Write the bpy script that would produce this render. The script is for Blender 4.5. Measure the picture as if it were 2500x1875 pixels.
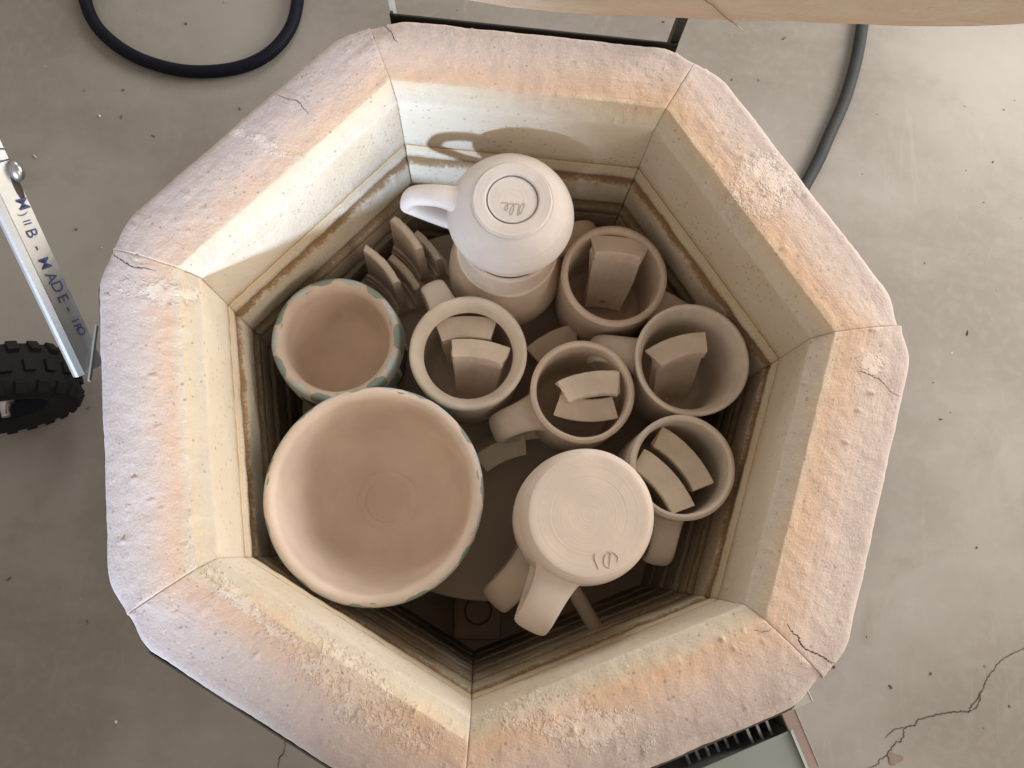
import bpy, bmesh, math, random
import numpy as np
from mathutils import Vector, Matrix, noise as mn

for o in list(bpy.data.objects): bpy.data.objects.remove(o)
S = bpy.context.scene
COL = S.collection
R = math.radians
random.seed(7)

# ------------------------------------------------------------------ camera
CAM = np.array([-0.0055, -0.1258, 0.5664])
ROT = np.array([[0.9952708, -0.0944969, -0.0225011],
                [0.0877594, 0.9740195, -0.2087684],
                [0.0416444, 0.2058064, 0.9777062]])
FPX = 1938.7
cam = bpy.data.cameras.new('camera'); cam.sensor_width = 36; cam.lens = 36 * FPX / 2500
cam.clip_start = 0.005; cam.clip_end = 100
co = bpy.data.objects.new('camera', cam); COL.objects.link(co)
m4 = Matrix.Identity(4)
for i in range(3):
    for j in range(3): m4[i][j] = ROT[i, j]
    m4[i][3] = CAM[i]
co.matrix_world = m4
S.camera = co
S.render.resolution_x, S.render.resolution_y = 1024, 768

# ------------------------------------------------------------------ light
w = bpy.data.worlds.new('World'); S.world = w; w.use_nodes = True
bg = w.node_tree.nodes['Background']; bg.inputs[0].default_value = (1.0, 0.88, 0.78, 1); bg.inputs[1].default_value = 0.71

def lamp(name, typ, loc, target, energy, color, **kw):
    l = bpy.data.lights.new(name, typ); l.energy = energy; l.color = color
    for k, v in kw.items(): setattr(l, k, v)
    o = bpy.data.objects.new(name, l); COL.objects.link(o); o.location = loc
    d = Vector(target) - Vector(loc); o.rotation_euler = d.to_track_quat('-Z', 'Y').to_euler()
    return o
# beam of cool daylight through the doorway in the south, low
az, el, D = R(83), R(18.5), 3.2
tgt = Vector((-0.356, 0.15, 0.03))
src = tgt - Vector((math.cos(az) * math.cos(el), math.sin(az) * math.cos(el), -math.sin(el))) * D
lamp('doorway_beam', 'SPOT', src, tgt, 1150, (0.55, 0.73, 1.0), spot_size=2 * math.atan(0.305 / D), spot_blend=0.03, shadow_soft_size=0.11)
# daylight from the open side on the right
lamp('side_window', 'AREA', (1.8, 1.0, 0.42), (0.6, 0.15, -0.6), 74, (1.0, 0.965, 0.92), shape='RECTANGLE', size=1.4, size_y=1.2)
# added warm fill from the front right, for the lid and kiln; no known lamp
lamp('warm_fill', 'AREA', (2.1, -1.0, 1.15), (0.0, 0.0, 0.0), 27, (1.0, 0.89, 0.76), shape='RECTANGLE', size=1.3, size_y=1.2)

# light from the far side, under the raised lid
lamp('far_window', 'AREA', (0.25, 2.6, 1.10), (0.05, 0.0, -0.05), 32, (0.98, 0.97, 0.95), shape='RECTANGLE', size=0.8, size_y=1.0)

vs = S.view_settings; vs.view_transform = 'Standard'; vs.look = 'None'; vs.exposure = -0.24; vs.gamma = 1.0
S.render.engine = 'CYCLES'
S.cycles.max_bounces = 8; S.cycles.diffuse_bounces = 5

# ------------------------------------------------------------------ helpers
def ray(u, v):
    return ROT @ np.array([(u - 1250) / FPX, -(v - 937.5) / FPX, -1.0])
def at(u, v, z):
    """photo position (2500 px wide) on the level z, as a point of the place"""
    d = ray(u, v); t = (z - CAM[2]) / d[2]; p = CAM + t * d
    return Vector(p)
def on_plane(u, v, p0, n):
    d = ray(u, v); p0 = np.array(p0); n = np.array(n); t = np.dot(p0 - CAM, n) / np.dot(d, n)
    return Vector(CAM + t * d)

def link(name, me, mat=None, parent=None, smooth=True):
    o = bpy.data.objects.new(name, me); COL.objects.link(o)
    if mat: me.materials.append(mat)
    if smooth: me.polygons.foreach_set('use_smooth', [True] * len(me.polygons))
    if parent is not None:
        o.parent = parent; o.matrix_parent_inverse = parent_world(parent).inverted()
    return o
def parent_world(p):
    m = Matrix.LocRotScale(p.location, p.rotation_euler, p.scale)
    return (parent_world(p.parent) @ p.matrix_parent_inverse @ m) if p.parent else m
def pydata(name, v, f, mat=None, parent=None, smooth=True, uvs=None):
    me = bpy.data.meshes.new(name); me.from_pydata([tuple(x) for x in v], [], [tuple(x) for x in f]); me.update()
    if uvs:
        for un, vals in uvs.items():
            ul = me.uv_layers.new(name=un); vi = np.empty(len(me.loops), int); me.loops.foreach_get('vertex_index', vi)
            ul.data.foreach_set('uv', np.asarray(vals, float)[vi].ravel())
    return link(name, me, mat, parent, smooth)
def from_bm(name, bm, mat=None, parent=None, smooth=False):
    me = bpy.data.meshes.new(name); bmesh.ops.recalc_face_normals(bm, faces=bm.faces); bm.to_mesh(me); bm.free()
    return link(name, me, mat, parent, smooth)
def empty(name, loc, label=None, cat=None, group=None, rz=0.0):
    o = bpy.data.objects.new(name, None); COL.objects.link(o); o.location = loc; o.rotation_euler = (0, 0, rz)
    o.empty_display_size = 0.02
    tag(o, label, cat, group); return o
def tag(o, label=None, cat=None, group=None, kind=None):
    if label: o['label'] = label
    if cat: o['category'] = cat
    if group: o['group'] = group
    if kind: o['kind'] = kind
    return o
def box_bm(bm, c, sx, sy, sz, M=None, bev=0.0):
    r = bmesh.ops.create_cube(bm, size=1.0); vsx = r['verts']
    for v in vsx:
        p = Vector((v.co.x * sx, v.co.y * sy, v.co.z * sz)); v.co = (M @ p if M else p) + Vector(c)
    if bev > 0:
        es = list({e for v in vsx for e in v.link_edges})
        bmesh.ops.bevel(bm, geom=es, offset=bev, segments=2, profile=0.5, affect='EDGES')
def catmull(P, n):
    P = [np.array(p, float) for p in P]; out = []
    Q = [2 * P[0] - P[1]] + P + [2 * P[-1] - P[-2]]
    for i in range(1, len(Q) - 2):
        for k in range(n):
            t = k / n; a, b, c, d = Q[i - 1], Q[i], Q[i + 1], Q[i + 2]
            out.append(0.5 * ((2 * b) + (-a + c) * t + (2 * a - 5 * b + 4 * c - d) * t * t + (-a + 3 * b - 3 * c + d) * t ** 3))
    out.append(P[-1]); return out
def sstep(a, b, x):
    t = max(0.0, min(1.0, (x - a) / (b - a))); return t * t * (3 - 2 * t)
def tube(name, pts, rad, mat, parent=None, n=10, cap=True, rads=None, squash=1.0):
    pts = [Vector(p) for p in pts]; V, F = [], []
    T = [(pts[min(i + 1, len(pts) - 1)] - pts[max(i - 1, 0)]).normalized() for i in range(len(pts))]
    up = Vector((0, 0, 1)) if abs(T[0].z) < 0.95 else Vector((1, 0, 0))
    N = (up - T[0] * up.dot(T[0])).normalized()
    for i, p in enumerate(pts):
        N = (N - T[i] * N.dot(T[i])).normalized(); B = T[i].cross(N); r = rads[i] if rads else rad
        for k in range(n):
            a = 2 * math.pi * k / n; V.append(p + N * (math.cos(a) * r * squash) + B * (math.sin(a) * r))
    for i in range(len(pts) - 1):
        for k in range(n): F.append((i * n + k, i * n + (k + 1) % n, (i + 1) * n + (k + 1) % n, (i + 1) * n + k))
    if cap: F.append(tuple(range(n))[::-1]); F.append(tuple((len(pts) - 1) * n + k for k in range(n)))
    return pydata(name, V, F, mat, parent)

# ------------------------------------------------------------------ materials
class NT:
    def __init__(s, name, rough=0.8, spec=0.3):
        s.m = bpy.data.materials.new(name); s.m.use_nodes = True; s.t = s.m.node_tree; s.b = s.t.nodes['Principled BSDF']
        s.b.inputs['Roughness'].default_value = rough; s.b.inputs['Specular IOR Level'].default_value = spec
    def n(s, typ, **kw):
        x = s.t.nodes.new(typ)
        for k, v in kw.items(): setattr(x, k, v)
        return x
    def set(s, sock, v):
        if isinstance(v, bpy.types.NodeSocket): s.t.links.new(v, sock)
        elif isinstance(v, (tuple, list)) and len(v) == 3 and sock.type == 'RGBA': sock.default_value = (*v, 1)
        else: sock.default_value = v
    def math(s, op, a, b=0.0, c=0.0, clamp=False):
        x = s.n('ShaderNodeMath', operation=op, use_clamp=clamp); s.set(x.inputs[0], a); s.set(x.inputs[1], b)
        if op in ('MULTIPLY_ADD', 'COMPARE', 'SMOOTH_MIN'): s.set(x.inputs[2], c)
        return x.outputs[0]
    def mix(s, f, a, b, mode='MIX'):
        x = s.n('ShaderNodeMix', data_type='RGBA', blend_type=mode); s.set(x.inputs['Factor'], f)
        s.set(x.inputs[6], a); s.set(x.inputs[7], b); return x.outputs[2]
    def ramp(s, f, stops, interp='LINEAR'):
        x = s.n('ShaderNodeValToRGB'); cr = x.color_ramp; cr.interpolation = interp
        while len(cr.elements) < len(stops): cr.elements.new(0.5)
        for e, (p, c) in zip(cr.elements, stops):
            e.position = p; e.color = (*c, 1) if isinstance(c, (tuple, list)) else (c, c, c, 1)
        s.set(x.inputs[0], f); return x.outputs[0]
    def pos(s):
        return s.n('ShaderNodeNewGeometry').outputs['Position']
    def obj(s):
        return s.n('ShaderNodeTexCoord').outputs['Object']
    def uv(s, name):
        x = s.n('ShaderNodeUVMap', uv_map=name); sp = s.n('ShaderNodeSeparateXYZ'); s.t.links.new(x.outputs[0], sp.inputs[0])
        return x.outputs[0], sp.outputs[0], sp.outputs[1]
    def vmul(s, v, k):
        x = s.n('ShaderNodeVectorMath', operation='MULTIPLY'); s.set(x.inputs[0], v); s.set(x.inputs[1], k); return x.outputs[0]
    def noise(s, v, scale, detail=4.0, rough=0.55, dist=0.0):
        x = s.n('ShaderNodeTexNoise'); s.set(x.inputs['Vector'], v); x.inputs['Scale'].default_value = scale
        x.inputs['Detail'].default_value = detail; x.inputs['Roughness'].default_value = rough; x.inputs['Distortion'].default_value = dist
        return x.outputs[0]
    def vor(s, v, scale, feat='F1'):
        x = s.n('ShaderNodeTexVoronoi', feature=feat); s.set(x.inputs['Vector'], v); x.inputs['Scale'].default_value = scale
        return x.outputs['Distance'], x.outputs['Color'] if feat == 'F1' else None
    def smooth(s, a, b, x):
        q = s.n('ShaderNodeMapRange', interpolation_type='SMOOTHSTEP'); s.set(q.inputs[0], x)
        q.inputs[1].default_value = a; q.inputs[2].default_value = b; return q.outputs[0]
    def bump(s, h, strength=0.3, dist=0.001, prev=None):
        x = s.n('ShaderNodeBump'); x.inputs['Strength'].default_value = strength; x.inputs['Distance'].default_value = dist
        s.set(x.inputs['Height'], h)
        if prev is not None: s.t.links.new(prev, x.inputs['Normal'])
        return x.outputs[0]
    def out(s, col, normal=None, rough=None):
        s.set(s.b.inputs['Base Color'], col)
        if normal is not None: s.t.links.new(normal, s.b.inputs['Normal'])
        if rough is not None: s.set(s.b.inputs['Roughness'], rough)
        return s.m

def ware_mat(name, base, var=0.10, rough=0.85, spec=0.25, alt=None):
    t = NT(name, rough, spec); p = t.pos()
    a = t.noise(p, 22, 5); b = t.noise(p, 160, 3)
    alt = alt or tuple(c * (1 - var * 1.6) for c in base)
    c = t.mix(t.smooth(0.3, 0.7, a), alt, tuple(min(1, x * (1 + var * 0.5)) for x in base))
    sp, _ = t.vor(p, 120)
    spk = t.math('MULTIPLY', t.math('LESS_THAN', sp, 0.07), t.math('GREATER_THAN', t.noise(p, 45, 1), 0.62))
    c = t.mix(t.math('MULTIPLY', spk, 0.45), c, tuple(x * 0.35 for x in base))
    # faint horizontal throwing lines
    sx = t.n('ShaderNodeSeparateXYZ'); t.t.links.new(p, sx.inputs[0])
    _, _, av = t.uv('av'); cx = t.n('ShaderNodeCombineXYZ'); t.set(cx.inputs[1], av)
    lines = t.noise(t.vmul(cx.outputs[0], (1, 420, 1)), 1.0, 3); dust = t.noise(p, 48, 5, 0.65)
    c = t.mix(t.math('MULTIPLY', t.smooth(0.46, 0.70, dust), 0.42), c, tuple(min(1, x * 1.14) for x in base))
    c = t.mix(t.math('MULTIPLY', t.smooth(0.45, 0.75, lines), 0.17), c, tuple(x * 0.78 for x in base))
    sm = t.noise(t.vmul(p, (9, 22, 14)), 1.0, 4, 0.6, 0.8); c = t.mix(t.math('MULTIPLY', t.smooth(0.52, 0.74, sm), 0.38), c, (base[0] * 0.92, base[1] * 0.80, base[2] * 0.74))
    n1 = t.bump(lines, 0.24, 0.0012); n2 = t.bump(b, 0.16, 0.0008, n1)
    return t.out(c, n2)
BISQUE = ware_mat('bisque_tan', (0.69, 0.58, 0.475))
BISQUE2 = ware_mat('bisque_brown', (0.63, 0.515, 0.41))
BISQUE3 = ware_mat('bisque_grey', (0.69, 0.605, 0.51))
WHITE = ware_mat('greenware_white', (0.60, 0.535, 0.485), 0.05, 0.7, 0.35)
PINKW = ware_mat('bisque_pale', (0.60, 0.51, 0.435), 0.06)
TILE = ware_mat('tile_clay', (0.72, 0.61, 0.50))
TILE2 = ware_mat('tile_clay_light', (0.70, 0.60, 0.48))

def plain(name, base, rough=0.6, metal=0.0, var=0.2, scale=40, bump=0.15, bdist=0.0006, spec=0.4):
    t = NT(name, rough, spec); t.b.inputs['Metallic'].default_value = metal; p = t.pos()
    a = t.noise(p, scale, 5); b = t.noise(p, scale * 9, 3)
    c = t.mix(a, tuple(x * (1 - var) for x in base), tuple(min(1, x * (1 + var)) for x in base))
    return t.out(c, t.bump(b, bump, bdist))
DARKMETAL = plain('dark_steel', (0.035, 0.032, 0.03), 0.45, 0.6)
STEEL = plain('stainless_jacket', (0.10, 0.095, 0.09), 0.38, 0.9)
GALV = plain('galvanised_steel', (0.42, 0.41, 0.385), 0.5, 0.55, 0.12, 60)
BOLT = plain('bolt_steel', (0.38, 0.37, 0.36), 0.3, 0.9)
INK = plain('blue_ink', (0.045, 0.06, 0.14), 0.7)
RUBBER = plain('black_rubber', (0.004, 0.005, 0.010), 0.55, 0, 0.5, 60, 0.2, 0.001, 0.10)
TYRE = plain('tyre_rubber', (0.009, 0.0088, 0.0085), 0.75, 0, 0.4, 50, 0.35, 0.001, 0.2)
BOXGREY = plain('grey_enamel', (0.25, 0.27, 0.25), 0.35, 0.1, 0.08, 30, 0.05)
INCISE = plain('incised_line', (0.40, 0.33, 0.28), 0.9)
PENCIL = plain('graphite_ring', (0.16, 0.155, 0.15), 0.6)
CRACK = plain('crack_dark', (0.05, 0.036, 0.026), 0.95)
SEAM = plain('dry_leaf', (0.16, 0.125, 0.10), 0.9)
CERAM = plain('ceramic_tube', (0.50, 0.42, 0.33), 0.5)

def rim_material():
    t = NT('kiln_rim_coating', 0.9, 0.2); p = t.pos()
    uvv, su, d = t.uv('sd'); _, _, z = t.uv('sz')
    n1 = t.noise(p, 26, 5); n2 = t.noise(p, 9, 3); sv = t.vmul(uvv, (14, 330, 1)); streak = t.noise(sv, 1.0, 4)
    dd = t.math('ADD', d, t.math('MULTIPLY', t.math('SUBTRACT', n1, 0.5), 0.010))
    dd = t.math('ADD', dd, t.math('MULTIPLY', t.math('SUBTRACT', n2, 0.5), 0.012))
    dd = t.math('ADD', dd, t.math('MULTIPLY', t.math('SUBTRACT', streak, 0.5), 0.004))
    rb_ = t.n('ShaderNodeObjectInfo').outputs['Random']
    dd = t.math('ADD', dd, t.math('MULTIPLY', t.math('SUBTRACT', rb_, 0.5), 0.006))
    x = t.math('DIVIDE', dd, 0.08)
    col = t.ramp(x, [(0.0, (0.56, 0.505, 0.425)), (0.10, (0.60, 0.525, 0.40)), (0.16, (0.635, 0.51, 0.36)), (0.25, (0.635, 0.43, 0.29)),
                     (0.37, (0.61, 0.44, 0.33)), (0.52, (0.56, 0.445, 0.375)), (0.66, (0.505, 0.415, 0.37)), (0.84, (0.42, 0.35, 0.325)), (0.95, (0.53, 0.45, 0.40))])
    big = t.noise(p, 7, 4, 0.6)
    col = t.mix(t.math('MULTIPLY', t.smooth(0.38, 0.68, big), 0.55), col, t.mix(0.5, col, (0.52, 0.43, 0.375)))
    blot = t.noise(p, 18, 5, 0.6); bl = t.math('MULTIPLY', t.smooth(0.55, 0.75, blot), t.math('SUBTRACT', 1.0, t.smooth(0.2, 0.6, x)))
    col = t.mix(t.math('MULTIPLY', bl, 0.6), col, (0.60, 0.36, 0.21))
    fg = t.noise(p, 620, 3, 0.8); col = t.mix(t.math('MULTIPLY', t.smooth(0.40, 0.70, fg), 0.17), col, t.mix(0.5, col, (0.36, 0.29, 0.26)))
    col = t.mix(t.math('MULTIPLY', t.smooth(0.56, 0.70, t.noise(p, 480, 2, 0.6)), 0.30), col, (0.72, 0.64, 0.57))
    mott = t.noise(p, 70, 4); col = t.mix(t.math('MULTIPLY', t.smooth(0.45, 0.75, mott), 0.30), col, (0.46, 0.39, 0.36))
    # brick face below the bevel
    zn = t.math('ADD', z, t.math('MULTIPLY', t.math('SUBTRACT', n1, 0.5), 0.004))
    wall = wall_colour(t, p, t.n('ShaderNodeUVMap', uv_map='sz').outputs[0], su, z)
    f = t.smooth(-0.0025, 0.0025, zn)
    col = t.mix(f, wall, col)
    # scuffed white patches where the coating has flaked
    msk = None
    geo = t.n('ShaderNodeSeparateXYZ'); t.t.links.new(p, geo.inputs[0])
    fl = t.noise(p, 260, 3, 0.7); fl2 = t.noise(p, 60, 3)
    for (u, v, a, bx, by) in [(1385, 1758, 8, 0.056, 0.015), (1850, 470, -52, 0.050, 0.022), (880, 1690, 30, 0.060, 0.016), (400, 715, 3, 0.030, 0.009), (2120, 885, 10, 0.012, 0.008),
                              (640, 1505, 33, 0.055, 0.005), (600, 330, 20, 0.05, 0.006)]:
        q = at(u, v, 0.008); ca, sa = math.cos(R(-a)), math.sin(R(-a))
        dx = t.math('SUBTRACT', geo.outputs[0], q.x); dy = t.math('SUBTRACT', geo.outputs[1], q.y)
        e1 = t.math('DIVIDE', t.math('ADD', t.math('MULTIPLY', dx, ca), t.math('MULTIPLY', dy, sa)), bx)
        e2 = t.math('DIVIDE', t.math('SUBTRACT', t.math('MULTIPLY', dy, ca), t.math('MULTIPLY', dx, sa)), by)
        r2 = t.math('ADD', t.math('MULTIPLY', e1, e1), t.math('MULTIPLY', e2, e2))
        k = t.math('SUBTRACT', 1.0, r2)
        msk = k if msk is None else t.math('MAXIMUM', msk, k)
    msk = t.math('ADD', msk, t.math('MULTIPLY', t.math('SUBTRACT', fl2, 0.5), 4.2))
    msk = t.smooth(-0.2, 1.1, t.math('ADD', msk, t.math('MULTIPLY', t.math('SUBTRACT', fl, 0.5), 4.5)))
    msk = t.math('MULTIPLY', msk, f)
    col = t.mix(t.math('MULTIPLY', msk, 0.40), col, (0.76, 0.68, 0.59))
    sp, _ = t.vor(p, 95); dots = t.math('MULTIPLY', t.math('LESS_THAN', sp, 0.10), t.math('GREATER_THAN', t.noise(p, 31, 1), 0.60))
    col = t.mix(t.math('MULTIPLY', t.math('MULTIPLY', dots, f), 0.5), col, (0.22, 0.17, 0.15))
    sp3, sc3 = t.vor(p, 300); s3 = t.n('ShaderNodeSeparateXYZ'); t.t.links.new(sc3, s3.inputs[0])
    por = t.math('MULTIPLY', t.math('MULTIPLY', t.math('LESS_THAN', sp3, 0.32), t.math('GREATER_THAN', s3.outputs[0], 0.90)), t.smooth(0.35, 0.6, t.noise(p, 40, 3)))
    col = t.mix(t.math('MULTIPLY', t.math('MULTIPLY', por, f), 0.55), col, (0.25, 0.19, 0.165))
    gr = t.noise(p, 520, 4, 0.75); lump = t.noise(p, 210, 3)
    h = t.math('ADD', t.math('MULTIPLY', gr, 0.7), t.math('MULTIPLY', lump, 0.8))
    nn = t.bump(h, 0.65, 0.0013); nn = t.bump(streak, 0.35, 0.0012, nn); nn = t.bump(msk, 0.7, 0.0009, nn)
    return t.out(col, nn)

GROOVES = [-0.086, -0.140, -0.194, -0.252, -0.306]
JOINTS = [-0.0665, -0.167, -0.268, -0.365]
def wall_colour(t, p, uvv, su, z):
    a = t.noise(p, 14, 4); b = t.noise(p, 55, 4)
    col = t.mix(t.smooth(0.3, 0.72, a), (0.61, 0.525, 0.405), (0.67, 0.60, 0.495))
    col = t.mix(t.math('MULTIPLY', t.smooth(0.55, 0.8, b), 0.35), col, (0.68, 0.54, 0.36))
    # pits: short dark dashes
    pv = t.vmul(uvv, (210, 520, 1)); sp, sc = t.vor(pv, 1.0)
    sr = t.n('ShaderNodeSeparateXYZ'); t.t.links.new(sc, sr.inputs[0])
    pit = t.math('MULTIPLY', t.math('LESS_THAN', sp, 0.27), t.math('GREATER_THAN', sr.outputs[0], 0.80))
    cl = t.smooth(0.36, 0.56, t.noise(p, 17, 3)); pit = t.math('MULTIPLY', pit, cl)
    pv2 = t.vmul(uvv, (420, 640, 1)); sp2, sc2 = t.vor(pv2, 1.0); s2 = t.n('ShaderNodeSeparateXYZ'); t.t.links.new(sc2, s2.inputs[0])
    pit2 = t.math('MULTIPLY', t.math('LESS_THAN', sp2, 0.30), t.math('GREATER_THAN', s2.outputs[1], 0.86))
    col = t.mix(t.math('MULTIPLY', pit, 0.75), col, (0.20, 0.14, 0.085))
    # rust-brown stain along the joints and the lips of the element grooves
    edge = t.noise(t.vmul(uvv, (30, 60, 1)), 1.0, 4); fine = t.noise(p, 330, 3, 0.7)
    def band(z0, wdt, col, colr, amt):
        dz = t.math('ABSOLUTE', t.math('SUBTRACT', z, z0))
        k = t.math('ADD', t.math('DIVIDE', dz, wdt), t.math('MULTIPLY', t.math('SUBTRACT', edge, 0.5), 1.6))
        k = t.math('ADD', k, t.math('MULTIPLY', t.math('SUBTRACT', fine, 0.5), 1.5))
        return t.mix(t.math('MULTIPLY', t.math('SUBTRACT', 1.0, t.smooth(0.4, 1.3, k)), amt), col, colr)
    for zj in JOINTS[:3]:
        col = band(zj - 0.002, 0.0065, col, (0.60, 0.44, 0.24), 0.5); col = band(zj, 0.0012, col, (0.26, 0.15, 0.07), 0.6)
    for zg in GROOVES:
        k_ = 1.0 if zg > -0.10 else (0.65 if zg > -0.15 else 0.2); col = band(zg - 0.006, 0.0095, col, (0.46, 0.32, 0.18), 0.8 * k_); col = band(zg - 0.007, 0.0062, col, (0.22, 0.13, 0.065), 0.85 * k_)
        k2 = t.math('SUBTRACT', 1.0, t.smooth(0.0, 0.016, t.math('ABSOLUTE', t.math('SUBTRACT', z, zg + 0.006))))
        col = t.mix(t.math('MULTIPLY', t.math('MULTIPLY', k2, pit2), 0.8), col, (0.24, 0.13, 0.06))
    return col
def wall_material():
    t = NT('fire_brick', 0.92, 0.15); p = t.pos(); uvv, su, d = t.uv('sd'); _, _, z = t.uv('sz')
    uv2 = t.n('ShaderNodeUVMap', uv_map='sz').outputs[0]
    col = wall_colour(t, p, uv2, su, z)
    gr = t.noise(p, 380, 4, 0.7); l = t.noise(p, 90, 3)
    nn = t.bump(t.math('ADD', gr, l), 0.35, 0.0010)
    return t.out(col, nn)
RIM = rim_material(); WALL = wall_material()

def concrete():
    t = NT('concrete_floor', 0.62, 0.35); p = t.pos()
    a = t.noise(p, 2.2, 5); b = t.noise(p, 9, 5); c = t.noise(p, 60, 4); d = t.noise(t.vmul(p, (5, 18, 1)), 1.0, 4)
    col = t.mix(t.smooth(0.35, 0.68, a), (0.160, 0.142, 0.120), (0.240, 0.223, 0.200))
    col = t.mix(t.math('MULTIPLY', t.smooth(0.55, 0.75, b), 0.30), col, (0.155, 0.128, 0.10))
    col = t.mix(t.math('MULTIPLY', t.smooth(0.5, 0.8, d), 0.25), col, (0.27, 0.25, 0.225))
    col = t.mix(t.math('MULTIPLY', t.smooth(0.45, 0.7, c), 0.18), col, (0.25, 0.23, 0.20))
    st = t.noise(p, 4.5, 5, 0.65, 0.6); col = t.mix(t.math('MULTIPLY', t.smooth(0.60, 0.72, st), 0.35), col, (0.145, 0.12, 0.095))
    sw = t.noise(t.vmul(p, (55, 6, 1)), 1.0, 5, 0.6, 1.2); col = t.mix(t.math('MULTIPLY', t.smooth(0.58, 0.80, sw), 0.22), col, (0.31, 0.29, 0.26))
    sp, sc = t.vor(p, 26); s = t.n('ShaderNodeSeparateXYZ'); t.t.links.new(sc, s.inputs[0])
    k = t.math('MULTIPLY', t.math('LESS_THAN', sp, 0.09), t.math('GREATER_THAN', s.outputs[0], 0.955))
    col = t.mix(t.math('MULTIPLY', k, 0.75), col, (0.10, 0.075, 0.055))
    k2 = t.math('MULTIPLY', t.math('LESS_THAN', sp, 0.06), t.math('LESS_THAN', s.outputs[0], 0.05))
    col = t.mix(t.math('MULTIPLY', k2, 0.4), col, (0.5, 0.47, 0.42))
    nn = t.bump(t.noise(p, 140, 4), 0.12, 0.0015); ro = t.math('ADD', 0.5, t.math('MULTIPLY', b, 0.3))
    return t.out(col, nn, ro)
CONC = concrete()

# ------------------------------------------------------------------ setting: floor
ZF = -0.72
pydata('floor', [(-9, -9, ZF), (9, -9, ZF), (9, 9, ZF), (-9, 9, ZF)], [(0, 1, 2, 3)], CONC, None, False)
FLOOR = bpy.data.objects['floor']; tag(FLOOR, kind='structure')
def ribbon(name, P, wd, mat, parent, jit=0.0, n=6, seed=1):
    rnd = random.Random(seed); P = catmull(P, n); V, F = [], []
    for i, p in enumerate(P):
        a = P[max(i - 1, 0)]; b = P[min(i + 1, len(P) - 1)]; t = Vector(b - a); t.z = 0; t.normalize(); s = Vector((-t.y, t.x, 0))
        e = math.sin(math.pi * (0.04 + 0.92 * i / (len(P) - 1))) ** 0.4; k = wd * (0.55 + 0.9 * rnd.random()) * e
        q = Vector(p) + s * (rnd.uniform(-1, 1) * jit); V += [q - s * k / 2, q + s * k / 2]
    for i in range(len(P) - 1): F.append((2 * i, 2 * i + 1, 2 * i + 3, 2 * i + 2))
    return pydata(name, V, F, mat, parent, False)
ck = [(1250, 1665), (1330, 1640), (1350, 1610), (1400, 1570), (1440, 1510), (1480, 1490), (1500, 1420), (1560, 1400), (1580, 1370), (1700, 1335), (1800, 1320), (1880, 1318), (1900, 1285), (1960, 1200), (1990, 1130), (2020, 1080), (2080, 1010), (2150, 970), (2215, 942), (2300, 900)]
ribbon('crack', [at(1600 + x / 2.458, 1200 + y / 2.458, ZF + 0.0008) for x, y in ck], 0.0016, CRACK, FLOOR, 0.0014, 8, 3)
ribbon('crack', [at(1600 + x / 2.458, 1200 + y / 2.458, ZF + 0.0008) for x, y in [(1880, 1330), (1930, 1290), (1950, 1240), (1955, 1215)]], 0.0014, CRACK, FLOOR, 0.001, 6, 5)
ribbon('crack', [at(1600 + x / 2.458, 1200 + y / 2.458, ZF + 0.0008) for x, y in [(1380, 1480), (1410, 1450), (1440, 1425), (1500, 1415)]], 0.0012, CRACK, FLOOR, 0.001, 6, 6)
ribbon('crack', [at(x / 2.458, 1200 + y / 2.458, ZF + 0.0008) for x, y in [(1715, 1480), (1705, 1560), (1675, 1610), (1672, 1665)]], 0.0014, CRACK, FLOOR, 0.001, 6, 7)

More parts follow.
